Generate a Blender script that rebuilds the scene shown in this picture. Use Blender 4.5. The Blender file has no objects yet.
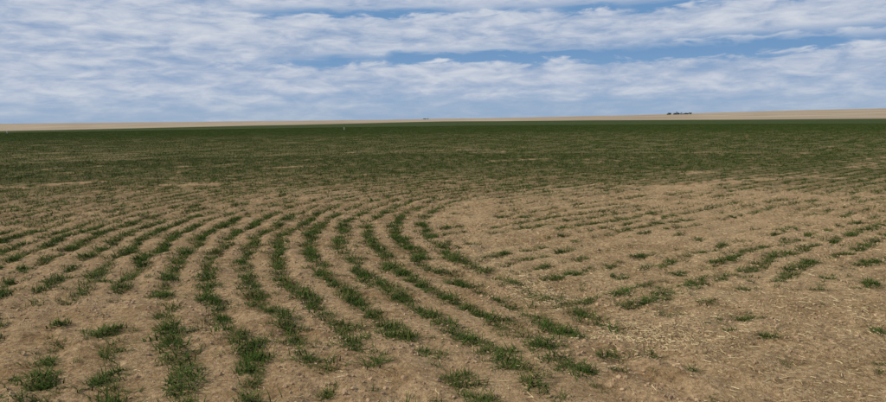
import bpy, math, numpy as np
from mathutils import Matrix, Vector
rng=np.random.default_rng(7)
scene=bpy.context.scene
scene.view_settings.view_transform='Standard'
scene.view_settings.look='None'
scene.view_settings.exposure=0

# ---------------- numeric helpers ----------------
def h2(ix,iy,seed):
    ix=ix.astype(np.int64).astype(np.uint32); iy=iy.astype(np.int64).astype(np.uint32)
    h=(ix*np.uint32(374761393))^(iy*np.uint32(668265263))^np.uint32((seed*2246822519)&0xffffffff)
    h=(h^(h>>np.uint32(13)))*np.uint32(1274126177)
    h=h^(h>>np.uint32(16)); h=h*np.uint32(2654435761); h=h^(h>>np.uint32(15))
    return h.astype(np.float64)/4294967295.0
def vn(x,y,seed=0):
    xi=np.floor(x); yi=np.floor(y); fx=x-xi; fy=y-yi
    fx=fx*fx*(3-2*fx); fy=fy*fy*(3-2*fy)
    a=h2(xi,yi,seed); b=h2(xi+1,yi,seed); c=h2(xi,yi+1,seed); d=h2(xi+1,yi+1,seed)
    return (a*(1-fx)+b*fx)*(1-fy)+(c*(1-fx)+d*fx)*fy
def fbm(x,y,seed=0,o=3):
    t=0;a=1;n=0
    for i in range(o):
        ca,sa=math.cos(.7*i+.3),math.sin(.7*i+.3)
        t=t+a*vn((x*ca-y*sa)*2**i+7.3*i,(x*sa+y*ca)*2**i-3.1*i,seed+i); n+=a; a*=.5
    return t/n
def ss(a,b,x):
    t=np.clip((x-a)/(b-a),0,1); return t*t*(3-2*t)

# ---------------- seed-drill row field (ground metres) ----------------
ctrl=np.array([[4.3,-1.0],[2.1,3.2],[1.2,5.3],[.62,6.6],[.08,7.9],[-.22,9.6],[-.28,11.5],[.14,13.3],[1.2,14.8],[2.8,16.1],[5.4,18.2],[10,21.9]])
def catmull(P,n=6):
    out=[]
    for i in range(1,len(P)-2):
        p0,p1,p2,p3=P[i-1:i+3]
        for k in range(n):
            t=k/n
            out.append(.5*((2*p1)+(-p0+p2)*t+(2*p0-5*p1+4*p2-p3)*t*t+(-p0+3*p1-3*p2+p3)*t**3))
    out.append(P[-2]); return np.array(out)
cv=catmull(ctrl)
cv=np.vstack([cv[0]+(-cv[1]+cv[0])/np.linalg.norm(cv[1]-cv[0])*30,cv,cv[-1]+np.array([.78,.62])*9000])
SP=0.385
D2=np.array([.755,.656]); N2=np.array([-.656,.755])
def field(x,y):
    """row coordinate u, unit normal, signed distance to the turn"""
    best=np.full(x.shape,1e30); s=np.zeros_like(x); nx=np.zeros_like(x); ny=np.zeros_like(x)
    for a,b in zip(cv[:-1],cv[1:]):
        d=b-a; L=np.hypot(*d); d=d/L
        t=np.clip((x-a[0])*d[0]+(y-a[1])*d[1],0,L)
        vx=x-(a[0]+t*d[0]); vy=y-(a[1]+t*d[1]); dd=vx*vx+vy*vy
        m=dd<best
        sg=np.where(d[0]*vy-d[1]*vx>=0,1.,-1.); r=np.sqrt(dd)+1e-9
        best=np.where(m,dd,best); s=np.where(m,sg*r,s); nx=np.where(m,sg*vx/r,nx); ny=np.where(m,sg*vy/r,ny)
    right=s<-.19
    u2=(x-1.13)*N2[0]+(y-5.39)*N2[1]
    u=np.where(right,u2,s); nx=np.where(right,N2[0],nx); ny=np.where(right,N2[1],ny)
    wob=(fbm(x/1.4,y/1.4,50,2)-.5)*.24+(fbm(x/.4,y/.4,57,2)-.5)*.11
    return u+wob,nx,ny,s

def blob(x,y,cx,cy,rx,ry,ang=0):
    c,sn=math.cos(ang),math.sin(ang); dx=x-cx; dy=y-cy
    return np.exp(-(((dx*c+dy*sn)/rx)**2+((-dx*sn+dy*c)/ry)**2))
def density(x,y,s):
    n1=fbm(x/1.5,y/1.5,11,3)-.5
    n2=fbm(x/.2,y/.2,23,2)-.5
    n3=fbm((x*.8+y*.6)/5.5,(-x*.6+y*.8)/1.1,31,3)-.5
    n4=fbm(x/.75,y/.75,41,2)-.5
    left=ss(-.3,.0,s)
    b=.395+.25*left
    b=b+.17*left*ss(2.9,2.0,s)*ss(4.6,5.4,y)*ss(19,16,y)
    b=b-.13*left*ss(4.9,4.1,y)*ss(-2.2,-1.0,x)
    b=b+.08*left*ss(8,11,y)
    # sparse seedlings east of the turn
    b=b+.24*blob(x,y,2.6,11.8,3.4,1.4,.5)+.16*blob(x,y,4.0,8.2,2.8,.9,.72)+.2*blob(x,y,1.9,6.2,.7,.35,.7)+.34*blob(x,y,.75,4.35,.5,.16,.25)
    b=b-.34*blob(x,y,2.4,4.5,1.6,.8,.3)-.10*blob(x,y,3.5,7.0,2.5,.4,.7)
    far=ss(10.5,19,y-.10*np.minimum(x,0)-np.maximum(x-2,0)*.28)
    b=b+far*(.19+.20*(1-left))
    b=b+n1*(.78-.25*far)+n2*1.15+n4*.45*(1-far)+n3*(.25+1.25*ss(9,14,y))*(1-.5*ss(28,55,y))
    b=b+.15*ss(24,44,y)
    return ss(.30,.56,b)

def terrain(x,y):
    r=np.sqrt(x*x+y*y)
    z=-2.6*(np.clip(-x,0,600)/250)*ss(60,420,r)-.9*(np.clip(x,0,600)/250)*ss(60,420,r)
    hx=x/np.maximum(r,1)
    hill=1+ 22*ss(-.05,.62,hx)+3*(fbm(x/700,y/700,5,3)-.5)*2
    z=z+ss(430,2600,r)*hill+ (fbm(x/60,y/60,8,2)-.5)*.5*ss(60,200,r)
    return z
def micro(x,y,u):
    r=np.sqrt(x*x+y*y); k=ss(40,14,r)
    z=-.014*np.cos(2*np.pi*u/SP)*ss(.2,.65,fbm(x/.7,y/.7,61,2))
    z=z+(fbm(x/.14,y/.14,71,3)-.5)*.044*(.55+1.1*ss(.4,.6,fbm(x/.9,y/.9,77,2)))+(fbm(x/.6,y/.6,81,3)-.5)*.06
    return z*k

# ---------------- materials ----------------
def newmat(name):
    m=bpy.data.materials.new(name); m.use_nodes=True; nt=m.node_tree
    return m,nt,nt.nodes['Principled BSDF']
def N(nt,t,**k):
    n=nt.nodes.new(t)
    for a,b in k.items(): setattr(n,a,b)
    return n
def noise(nt,vec,scale,detail=4,rough=.55,dist=0):
    n=N(nt,'ShaderNodeTexNoise'); n.inputs['Scale'].default_value=scale; n.inputs['Detail'].default_value=detail; n.inputs['Roughness'].default_value=rough; n.inputs['Distortion'].default_value=dist
    nt.links.new(vec,n.inputs['Vector']); return n.outputs['Fac']
def ramp(nt,fac,stops):
    r=N(nt,'ShaderNodeValToRGB'); e=r.color_ramp.elements
    while len(e)<len(stops): e.new(.5)
    for i,(p,c) in enumerate(stops): e[i].position=p; e[i].color=(*c,1) if len(c)==3 else c
    nt.links.new(fac,r.inputs['Fac']); return r.outputs['Color']
def mix(nt,fac,a,b,bt='MIX'):
    m=N(nt,'ShaderNodeMix',data_type='RGBA',blend_type=bt)
    for s,v in ((m.inputs[0],fac),(m.inputs[6],a),(m.inputs[7],b)):
        if hasattr(v,'links'): nt.links.new(v,s)
        else: s.default_value=v if not isinstance(v,tuple) else (*v,1)[:4]
    return m.outputs[2]
def math_(nt,op,a,b=0,c=0,clamp=False):
    m=N(nt,'ShaderNodeMath',operation=op,use_clamp=clamp)
    for i,v in enumerate((a,b,c)):
        if hasattr(v,'links'): nt.links.new(v,m.inputs[i])
        else: m.inputs[i].default_value=v
    return m.outputs[0]
def mrange(nt,v,a,b,c=0,d=1):
    m=N(nt,'ShaderNodeMapRange',interpolation_type='SMOOTHSTEP'); nt.links.new(v,m.inputs[0])
    for i,k in enumerate((a,b,c,d)): m.inputs[i+1].default_value=k
    return m.outputs[0]

gm,nt,bs=newmat('dry_field_soil')
geo=N(nt,'ShaderNodeNewGeometry').outputs['Position']
at=N(nt,'ShaderNodeAttribute',attribute_name='cover'); sep=N(nt,'ShaderNodeSeparateColor'); nt.links.new(at.outputs['Color'],sep.inputs[0])
green,tan,near=sep.outputs[0],sep.outputs[1],sep.outputs[2]
fine=noise(nt,geo,20,6,.74); med=noise(nt,geo,2.2,5,.65); big=noise(nt,geo,.35,3)
soil=ramp(nt,fine,[(.33,(.145,.092,.046)),(.5,(.325,.217,.115)),(.68,(.50,.355,.20))])
soil=mix(nt,mrange(nt,med,.42,.66),soil,mix(nt,1.,soil,(.68,.64,.58),'MULTIPLY'))
soil=mix(nt,mrange(nt,big,.4,.7,0,.4),soil,(.41,.285,.160))
straw=mix(nt,math_(nt,'MULTIPLY',mrange(nt,noise(nt,geo,45,3,.8),.54,.66),near),soil,(.52,.42,.22))
gfar=ramp(nt,noise(nt,geo,.9,5,.75),[(.3,(.022,.039,.008)),(.52,(.034,.053,.012)),(.72,(.10,.080,.034))])
c=mix(nt,green,straw,gfar)
st=N(nt,'ShaderNodeMapping'); st.inputs['Scale'].default_value=(.004,.012,.01); nt.links.new(geo,st.inputs[0])
dry=ramp(nt,noise(nt,st.outputs[0],1.5,5,.65),[(.35,(.21,.16,.105)),(.55,(.33,.265,.185)),(.7,(.42,.345,.25))])
c=mix(nt,tan,c,dry)
nt.links.new(c,bs.inputs['Base Color']); bs.inputs['Roughness'].default_value=.95; bs.inputs['Specular IOR Level'].default_value=.05
hsum=math_(nt,'ADD',math_(nt,'MULTIPLY',noise(nt,geo,18,6,.66),1.),math_(nt,'MULTIPLY',noise(nt,geo,70,3,.7),.35))
bp=N(nt,'ShaderNodeBump'); bp.inputs['Strength'].default_value=1; bp.inputs['Distance'].default_value=.05
nt.links.new(hsum,bp.inputs['Height']); nt.links.new(bp.outputs[0],bs.inputs['Normal'])

def grassmat(name,c0,c1,c2):
    m,nt,bs=newmat(name)
    oi=N(nt,'ShaderNodeObjectInfo').outputs['Random']
    tip=N(nt,'ShaderNodeAttribute',attribute_name='tip'); 
    c=ramp(nt,oi,[(0,c0),(.55,c1),(.88,c2),(1,(.17,.12,.05))])
    c=mix(nt,math_(nt,'MULTIPLY',tip.outputs['Fac'],.22),c,(.12,.135,.035))
    nt.links.new(c,bs.inputs['Base Color']); bs.inputs['Roughness'].default_value=.85; bs.inputs['Specular IOR Level'].default_value=.05
    return m
wheat=grassmat('winter_wheat_blades',(.018,.040,.006),(.033,.065,.010),(.060,.088,.017))
strawm,nt,bs=newmat('straw_residue')
nt.links.new(ramp(nt,N(nt,'ShaderNodeObjectInfo').outputs['Random'],[(0,(.28,.19,.10)),(.6,(.46,.35,.18)),(1,(.64,.52,.29))]),bs.inputs['Base Color']); bs.inputs['Roughness'].default_value=.8
clodm,nt,bs=newmat('soil_clods')
tc=N(nt,'ShaderNodeTexCoord').outputs['Object']
cc=ramp(nt,N(nt,'ShaderNodeObjectInfo').outputs['Random'],[(0,(.18,.115,.062)),(1,(.43,.30,.175))])
nt.links.new(mix(nt,noise(nt,tc,3),cc,(.30,.20,.11)),bs.inputs['Base Color']); bs.inputs['Roughness'].default_value=.95

# ---------------- ground sheet ----------------
def graded(c0,c1,step,lim0,lim1,g):
    mid=np.arange(c0,c1,step); hi=[];v=c1;d=step
    while v<lim1: hi.append(v); d*=g; v+=d
    hi.append(lim1); lo=[];v=c0-step;d=step
    while v>lim0: lo.append(v); d*=g; v-=d
    lo.append(lim0); return np.concatenate([lo[::-1],mid,hi])
xs=graded(-9,9,.045,-9000,9000,1.035); ys=graded(2.2,17,.045,-400,12000,1.035)
X,Y=np.meshgrid(xs,ys); x=X.ravel(); y=Y.ravel()
u,nx,ny,s=field(x,y); dn=density(x,y,s)
Z=terrain(x,y)+micro(x,y,u)
nxn,nyn=len(xs),len(ys)
me=bpy.data.meshes.new('ground'); me.vertices.add(len(x)); me.vertices.foreach_set('co',np.column_stack([x,y,Z]).ravel())
i=np.arange(nxn*nyn).reshape(nyn,nxn); q=np.stack([i[:-1,:-1],i[:-1,1:],i[1:,1:],i[1:,:-1]],-1).reshape(-1,4)
me.loops.add(q.size); me.loops.foreach_set('vertex_index',q.ravel().astype(np.int32))
me.polygons.add(len(q)); me.polygons.foreach_set('loop_start',np.arange(0,q.size,4,dtype=np.int32)); 
me.update(calc_edges=True); me.polygons.foreach_set('use_smooth',np.ones(len(q),bool))
r=np.hypot(x,y)
edge=430+30*(fbm(x/150,y/150,91,2)-.5)
cg=np.maximum(ss(30,95,r)*(.75+.25*ss(.3,.6,dn)),ss(11,24,r)*dn*.68)
ct=ss(edge-8,edge+8,r)
cn=ss(30,12,r)*np.clip((.25+.75*ss(.3,-.4,s)),0,1)
ca=me.color_attributes.new('cover','FLOAT_COLOR','POINT')
ca.data.foreach_set('color',np.column_stack([cg,ct,cn,np.ones_like(cn)]).ravel())
me.materials.append(gm)
g=bpy.data.objects.new('ground',me); scene.collection.objects.link(g)

# ---------------- scatter via geometry nodes ----------------
def scatter(name,pts,rot,scl,idx,objs):
    coll=bpy.data.collections.new(name+'_parts')
    for o in objs: coll.objects.link(o)
    me=bpy.data.meshes.new(name); me.vertices.add(len(pts)); me.vertices.foreach_set('co',pts.ravel())
    for nm,a in (('rot',rot),('scl',scl)):
        t=me.attributes.new(nm,'FLOAT_VECTOR','POINT'); t.data.foreach_set('vector',a.ravel())
    t=me.attributes.new('idx','INT','POINT'); t.data.foreach_set('value',idx.astype(np.int32))
    ob=bpy.data.objects.new(name,me); scene.collection.objects.link(ob)
    ng=bpy.data.node_groups.new(name,'GeometryNodeTree')
    ng.interface.new_socket('Geometry',in_out='INPUT',socket_type='NodeSocketGeometry'); ng.interface.new_socket('Geometry',in_out='OUTPUT',socket_type='NodeSocketGeometry')
    gi=ng.nodes.new('NodeGroupInput'); go=ng.nodes.new('NodeGroupOutput'); ip=ng.nodes.new('GeometryNodeInstanceOnPoints'); ci=ng.nodes.new('GeometryNodeCollectionInfo')
    ci.inputs['Collection'].default_value=coll; ci.inputs['Separate Children'].default_value=True; ci.inputs['Reset Children'].default_value=True
    ip.inputs['Pick Instance'].default_value=True
    def na(n,t):
        k=ng.nodes.new('GeometryNodeInputNamedAttribute'); k.data_type=t; k.inputs['Name'].default_value=n; return [o for o in k.outputs if o.enabled][0]
    L=ng.links.new
    L(gi.outputs[0],ip.inputs['Points']); L(ci.outputs[0],ip.inputs['Instance']); L(na('idx','INT'),ip.inputs['Instance Index'])
    L(na('rot','FLOAT_VECTOR'),ip.inputs['Rotation']); L(na('scl','FLOAT_VECTOR'),ip.inputs['Scale']); L(ip.outputs[0],go.inputs[0])
    md=ob.modifiers.new('scatter','NODES'); md.node_group=ng
    return ob
def tuft(name,nb,hgt,wid,sx,sy,seg,mat):
    V=[];F=[];T=[]
    for k in range(nb):
        bx,by=rng.normal(0,sx),rng.normal(0,sy); a=rng.uniform(0,2*math.pi); L=hgt*rng.uniform(.5,1.2); lean=rng.uniform(.6,2.1)
        dx,dy=math.cos(a),math.sin(a); w=wid*rng.uniform(.7,1.2); px,py,pz=bx,by,-.01; th=lean*.3
        b0=len(V); tw=rng.uniform(0,math.pi)
        wx,wy=-math.sin(a+.5*math.cos(tw)),math.cos(a+.5*math.cos(tw))
        for j in range(seg+1):
            t=j/seg; ww=w*(1-t**1.6)*.5
            if j==seg: V.append((px,py,pz)); T.append(1)
            else: V+= [(px-wx*ww,py-wy*ww,pz),(px+wx*ww,py+wy*ww,pz)]; T+=[t,t]
            th+=lean/seg; px+=dx*math.sin(th)*L/seg; py+=dy*math.sin(th)*L/seg; pz+=math.cos(th)*L/seg
            pz=max(pz,.004)
        for j in range(seg-1): F.append((b0+2*j,b0+2*j+1,b0+2*j+3,b0+2*j+2))
        F.append((b0+2*seg-2,b0+2*seg-1,b0+2*seg))
    m=bpy.data.meshes.new(name); m.from_pydata(V,[],F); m.materials.append(mat)
    t=m.attributes.new('tip','FLOAT','POINT'); t.data.foreach_set('value',np.array(T,float))
    return bpy.data.objects.new(name,m)

def rows(y0,y1,dens_m2,jit,rmin,rmax):
    half=.80
    ymax=y1; n=int(dens_m2*(2*half*ymax+6)*(y1-y0))
    x=rng.uniform(-half*ymax-3,half*ymax+3,n); y=rng.uniform(y0,y1,n)
    k=np.abs(x)<half*y+3; x,y=x[k],y[k]
    rr=np.hypot(x,y); k=(rr>=rmin)&(rr<rmax); x,y=x[k],y[k]
    u,nx,ny,s=field(x,y)
    stray=rng.random(len(x))<.12
    d=np.where(stray,rng.normal(0,.03,len(x)),np.round(u/SP)*SP-u+rng.normal(0,jit,len(x)))
    x2=x+nx*d; y2=y+ny*d
    dn=density(x2,y2,s)*np.where(stray,.5,1)
    k=rng.random(len(x))<dn
    return x2[k],y2[k],nx[k],ny[k],s[k],dn[k]
def make(name,arrs,smin,smax,objsets):
    P=[];R=[];S=[];I=[];objs=[]
    for (x,y,nx,ny,s,dn),ob,(a,b) in zip(arrs,objsets,zip(smin,smax)):
        n=len(x); uu=field(x,y)[0]; z=terrain(x,y)+micro(x,y,uu)
        P.append(np.column_stack([x,y,z])); rz=np.arctan2(ny,nx)+math.pi/2+np.where(rng.random(n)<.5,math.pi,0)+rng.normal(0,.25,n)
        R.append(np.column_stack([np.zeros(n),np.zeros(n),rz])); sc=rng.uniform(a,b,n)*(.5+.5*dn)*np.where(s<-.1,.82,1)
        S.append(np.column_stack([sc,sc,sc*.8])); I.append(rng.integers(0,len(ob),n)+len(objs)); objs+=ob
    print(name,[len(p) for p in P])
    return scatter(name,np.vstack(P),np.vstack(R),np.vstack(S),np.concatenate(I),objs)
A=[tuft('a_wheat_tuft_%d'%k,21,.12,.0066,.037,.032,3,wheat) for k in range(6)]
B=[tuft('b_wheat_tuft_%d'%k,20,.122,.0105,.07,.042,2,wheat) for k in range(5)]
C=[tuft('c_wheat_row_patch_%d'%k,44,.12,.022,.30,.10,2,wheat) for k in range(5)]
make('winter_wheat',[rows(2.0,13,118,.048,0,12),rows(6,34,50,.052,12,32),rows(14,150,5.2,.06,32,150)],(.65,.8,.8),(1.35,1.3,1.2),(A,B,C))

# straw + clods
def rand_xy(n,y1):
    y=2+ (y1-2)*rng.random(n)**1.0; x=rng.uniform(-1,1,n)*(.8*y1+1); k=np.abs(x)<.8*y+1
    return x[k],y[k]
def strawpiece(name):
    L=.05; w=.0017; b=rng.uniform(-.012,.012)
    V=[];F=[]
    for j,(t,o) in enumerate(((-1,0),(0,b),(1,0))):
        V+=[(t*L,o-w,0),(t*L,o+w,0),(t*L,o,w*1.6)]
    for j in (0,3): F+=[(j,j+3,j+5,j+2),(j+2,j+5,j+4,j+1),(j+1,j+4,j+3,j)]
    m=bpy.data.meshes.new(name); m.from_pydata(V,[],F); m.materials.append(strawm); return bpy.data.objects.new(name,m)
x,y=rand_xy(330000,16); u,nx,ny,s=field(x,y)
ph=np.abs(u/SP-np.round(u/SP))
p=.14+.50*ss(.2,-.3,s)*ss(.35,.65,fbm(x/.7,y/.7,101,2))*(1-1.3*ph)+.2*blob(x,y,3.5,5.5,2,1.2)
k=rng.random(len(x))<p*.5; x,y=x[k],y[k]
for cx,cy,a_,b_,n_ in ((1.4,5.0,.2,.16,650),(1.7,4.8,.2,.12,280),(.78,6.5,.14,.26,550),(.95,6.0,.15,.2,300),(.45,7.6,.14,.3,250)):
    x=np.concatenate([x,rng.normal(cx,a_,n_)]); y=np.concatenate([y,rng.normal(cy,b_,n_)])
n=len(x); u=field(x,y)[0]
z=terrain(x,y)+micro(x,y,u)+.006
sc=.12+.6*rng.random(n)**2
scatter('straw_residue',np.column_stack([x,y,z]),np.column_stack([rng.normal(0,.2,n),rng.normal(0,.22,n),rng.uniform(0,6.28,n)]),np.column_stack([sc,np.ones(n),np.ones(n)]),rng.integers(0,3,n),[strawpiece('straw_%d'%k) for k in range(3)])
print('straw',n)
import bmesh
def clod(name):
    bm=bmesh.new(); bmesh.ops.create_icosphere(bm,subdivisions=2,radius=1)
    for v in bm.verts: v.co*=rng.uniform(.75,1.2); v.co.z*=.65
    m=bpy.data.meshes.new(name); bm.to_mesh(m); bm.free(); m.materials.append(clodm); return bpy.data.objects.new(name,m)
x,y=rand_xy(160000,15); n=len(x); k=rng.random(n)<.15+.8*ss(.43,.62,fbm(x/.6,y/.6,111,2)); x,y=x[k],y[k]; n=len(x); u=field(x,y)[0]
z=terrain(x,y)+micro(x,y,u)
sc=.003+.016*rng.random(n)**4
scatter('soil_clods',np.column_stack([x,y,z]),rng.uniform(0,6.28,(n,3)),np.column_stack([sc]*3),rng.integers(0,4,n),[clod('clod_%d'%k) for k in range(4)])

# ---------------- distant trees ----------------
leafm,nt,bs=newmat('distant_tree_foliage')
nt.links.new(ramp(nt,noise(nt,N(nt,'ShaderNodeNewGeometry').outputs['Position'],.6,3),[(.35,(.03,.042,.028)),(.65,(.065,.08,.05))]),bs.inputs['Base Color']); bs.inputs['Roughness'].default_value=.9
barkm,nt,bs=newmat('bark'); bs.inputs['Base Color'].default_value=(.08,.06,.045,1); bs.inputs['Roughness'].default_value=.9
def treemass(name,cx,cy,width,n,hh):
    V=[];F=[];M=[]
    for t in range(n):
        tx=cx+((t+.5)/n-.5+rng.uniform(-.04,.04))*width; ty=cy+rng.uniform(-12,12); tz=float(terrain(np.array([tx]),np.array([ty]))[0])-.8; h=hh*rng.uniform(.55,1.15)
        b=len(V)
        for (zz,rr) in ((-1,.3),(h*.6,.12)):
            for a in range(5): V.append((tx+rr*math.cos(a*1.2566),ty+rr*math.sin(a*1.2566),tz+zz))
        for a in range(5): F.append((b+a,b+(a+1)%5,b+5+(a+1)%5,b+5+a)); M.append(1)
        for lb in range(4):
            an=rng.uniform(0,6.28); b=len(V); ex,ey,ez=tx+math.cos(an)*h*.3,ty+math.sin(an)*h*.3,tz+h*.75
            V+=[(tx,ty,tz+h*.3),(tx,ty,tz+h*.36),(ex,ey,ez)]; F.append((b,b+1,b+2)); M.append(1)
        lobes=[(rng.normal(0,h*.28),rng.normal(0,h*.28),h*rng.uniform(.12,.85),h*rng.uniform(.16,.26)) for _ in range(11)]
        for k in range(520):
            lx,ly,lz,lr=lobes[rng.integers(0,11)]; d=rng.normal(0,1,3); d/=np.linalg.norm(d); rr=lr*rng.random()**.4
            p=np.array([tx+lx,ty+ly,tz+lz])+d*rr; e1=rng.normal(0,1,3); e1/=np.linalg.norm(e1); e2=np.cross(e1,d); q=.32
            b=len(V); V+=[tuple(p+e1*q),tuple(p+e2*q),tuple(p-e1*q),tuple(p-e2*q)]; F.append((b,b+1,b+2,b+3)); M.append(0)
    m=bpy.data.meshes.new(name); m.from_pydata(V,[],F); m.materials.append(leafm); m.materials.append(barkm); m.polygons.foreach_set('material_index',M)
    o=bpy.data.objects.new(name,m); scene.collection.objects.link(o)
treemass('distant_trees',508,1500,52,14,6.8)
treemass('distant_trees',-40,1700,14,4,3.2)
pm,nt,bs=newmat('white_weathered_paint'); bs.inputs['Base Color'].default_value=(.45,.43,.38,1)
def marker(px,py,h,r):
    z=float(terrain(np.array([px]),np.array([py]))[0]); bm=bmesh.new()
    for zz0,zz1,r0,r1 in ((-.2,h,r,r*.9),(h,h+.06,r*1.5,r*1.3)):
        bmesh.ops.create_cone(bm,cap_ends=True,segments=12,radius1=r0,radius2=r1,depth=zz1-zz0,matrix=Matrix.Translation((px,py,z+(zz0+zz1)/2)))
    m=bpy.data.meshes.new('field_marker_post'); bm.to_mesh(m); bm.free(); m.materials.append(pm)
    scene.collection.objects.link(bpy.data.objects.new('field_marker_post',m))
marker(-16.0,114,.32,.07); marker(-71,114,.32,.07)

# ---------------- sky + sun ----------------
SUN_EL=math.radians(41); SUN_AZ=math.radians(-95)
w=bpy.data.worlds.new('World'); scene.world=w; w.use_nodes=True; nt=w.node_tree; bg=nt.nodes['Background']
tc=N(nt,'ShaderNodeTexCoord').outputs['Generated']
sk=N(nt,'ShaderNodeTexSky',sky_type='NISHITA'); sk.sun_disc=False; sk.sun_elevation=SUN_EL; sk.sun_rotation=SUN_AZ; sk.altitude=1300; sk.air_density=1; sk.dust_density=.4; sk.ozone_density=1.5
sx=N(nt,'ShaderNodeSeparateXYZ'); nt.links.new(tc,sx.inputs[0])
az=math_(nt,'ARCTAN2',sx.outputs[0],sx.outputs[1]); el=math_(nt,'ARCSINE',sx.outputs[2])
def cvec(a,b,c=0):
    k=N(nt,'ShaderNodeCombineXYZ')
    for i,v in enumerate((a,b,c)):
        if hasattr(v,'links'): nt.links.new(v,k.inputs[i])
        else: k.inputs[i].default_value=v
    return k.outputs[0]
elt=math_(nt,'ADD',el,math_(nt,'MULTIPLY',az,-.01))
big=noise(nt,cvec(math_(nt,'MULTIPLY',az,3.2),math_(nt,'MULTIPLY',elt,20)),1,5,.5,.3)
fine=noise(nt,cvec(math_(nt,'MULTIPLY',az,20),math_(nt,'MULTIPLY',elt,78),3.),1,6,.60,.35)
def gapband(e0,wid,a0,a1,amp):
    wob=math_(nt,'ADD',math_(nt,'MULTIPLY',math_(nt,'SUBTRACT',big,.5),.028),math_(nt,'MULTIPLY',math_(nt,'SUBTRACT',fine,.5),.035))
    g=math_(nt,'DIVIDE',math_(nt,'SUBTRACT',elt,math_(nt,'ADD',e0,wob)),wid)
    g=math_(nt,'EXPONENT',math_(nt,'MULTIPLY',math_(nt,'MULTIPLY',g,g),-1))
    seg=noise(nt,cvec(math_(nt,'MULTIPLY',az,9),e0*100,7.),1,2,.5)
    g=math_(nt,'MULTIPLY',g,mrange(nt,seg,.32,.55,.45,1))
    return math_(nt,'MULTIPLY',math_(nt,'MULTIPLY',g,mrange(nt,az,a0,a1)),amp)
gap=math_(nt,'ADD',gapband(.085,.0075,-.33,-.12,.60),gapband(.148,.006,-.35,-.15,.38))
gap=math_(nt,'ADD',gap,gapband(.100,.0045,.12,.4,.24))
cl=math_(nt,'ADD',math_(nt,'MULTIPLY',big,.60),math_(nt,'MULTIPLY',fine,.66))
cl=math_(nt,'ADD',cl,math_(nt,'MULTIPLY',mrange(nt,el,.015,.055),.17))
cl=math_(nt,'SUBTRACT',cl,gap)
cm=mrange(nt,cl,.38,.88,0,.97)
cloud=ramp(nt,math_(nt,'ADD',math_(nt,'MULTIPLY',fine,.6),math_(nt,'MULTIPLY',big,.4)),[(.37,(3.6,4.4,5.9)),(.50,(4.8,5.4,6.6)),(.63,(6.3,6.7,7.4))])
blue=mix(nt,mrange(nt,el,0,.12),(2.7,4.1,6.1),(1.5,3.0,5.3))
nis=mix(nt,mrange(nt,el,.15,.6),blue,sk.outputs[0])
col=mix(nt,cm,nis,cloud)
col=mix(nt,mrange(nt,el,.0,.05,.6,0),col,(3.2,4.2,5.6))
nt.links.new(col,bg.inputs['Color']); bg.inputs['Strength'].default_value=.1
sd=Vector((math.sin(SUN_AZ)*math.cos(SUN_EL),math.cos(SUN_AZ)*math.cos(SUN_EL),math.sin(SUN_EL)))
l=bpy.data.lights.new('sun','SUN'); l.energy=4.1; l.angle=math.radians(.6); l.color=(1,.94,.84)
lo=bpy.data.objects.new('sun',l); lo.rotation_euler=sd.to_track_quat('Z','Y').to_euler(); lo.location=sd*50; scene.collection.objects.link(lo)

cam=bpy.data.cameras.new('camera'); cam.lens=28.24; cam.sensor_width=36; cam.clip_start=.05; cam.clip_end=30000
co=bpy.data.objects.new('camera',cam); co.matrix_world=Matrix.Translation((0,0,1.6))@Matrix.Rotation(math.pi/2-math.radians(6.75),4,'X')@Matrix.Rotation(math.radians(-.6),4,'Z')
scene.collection.objects.link(co); scene.camera=co
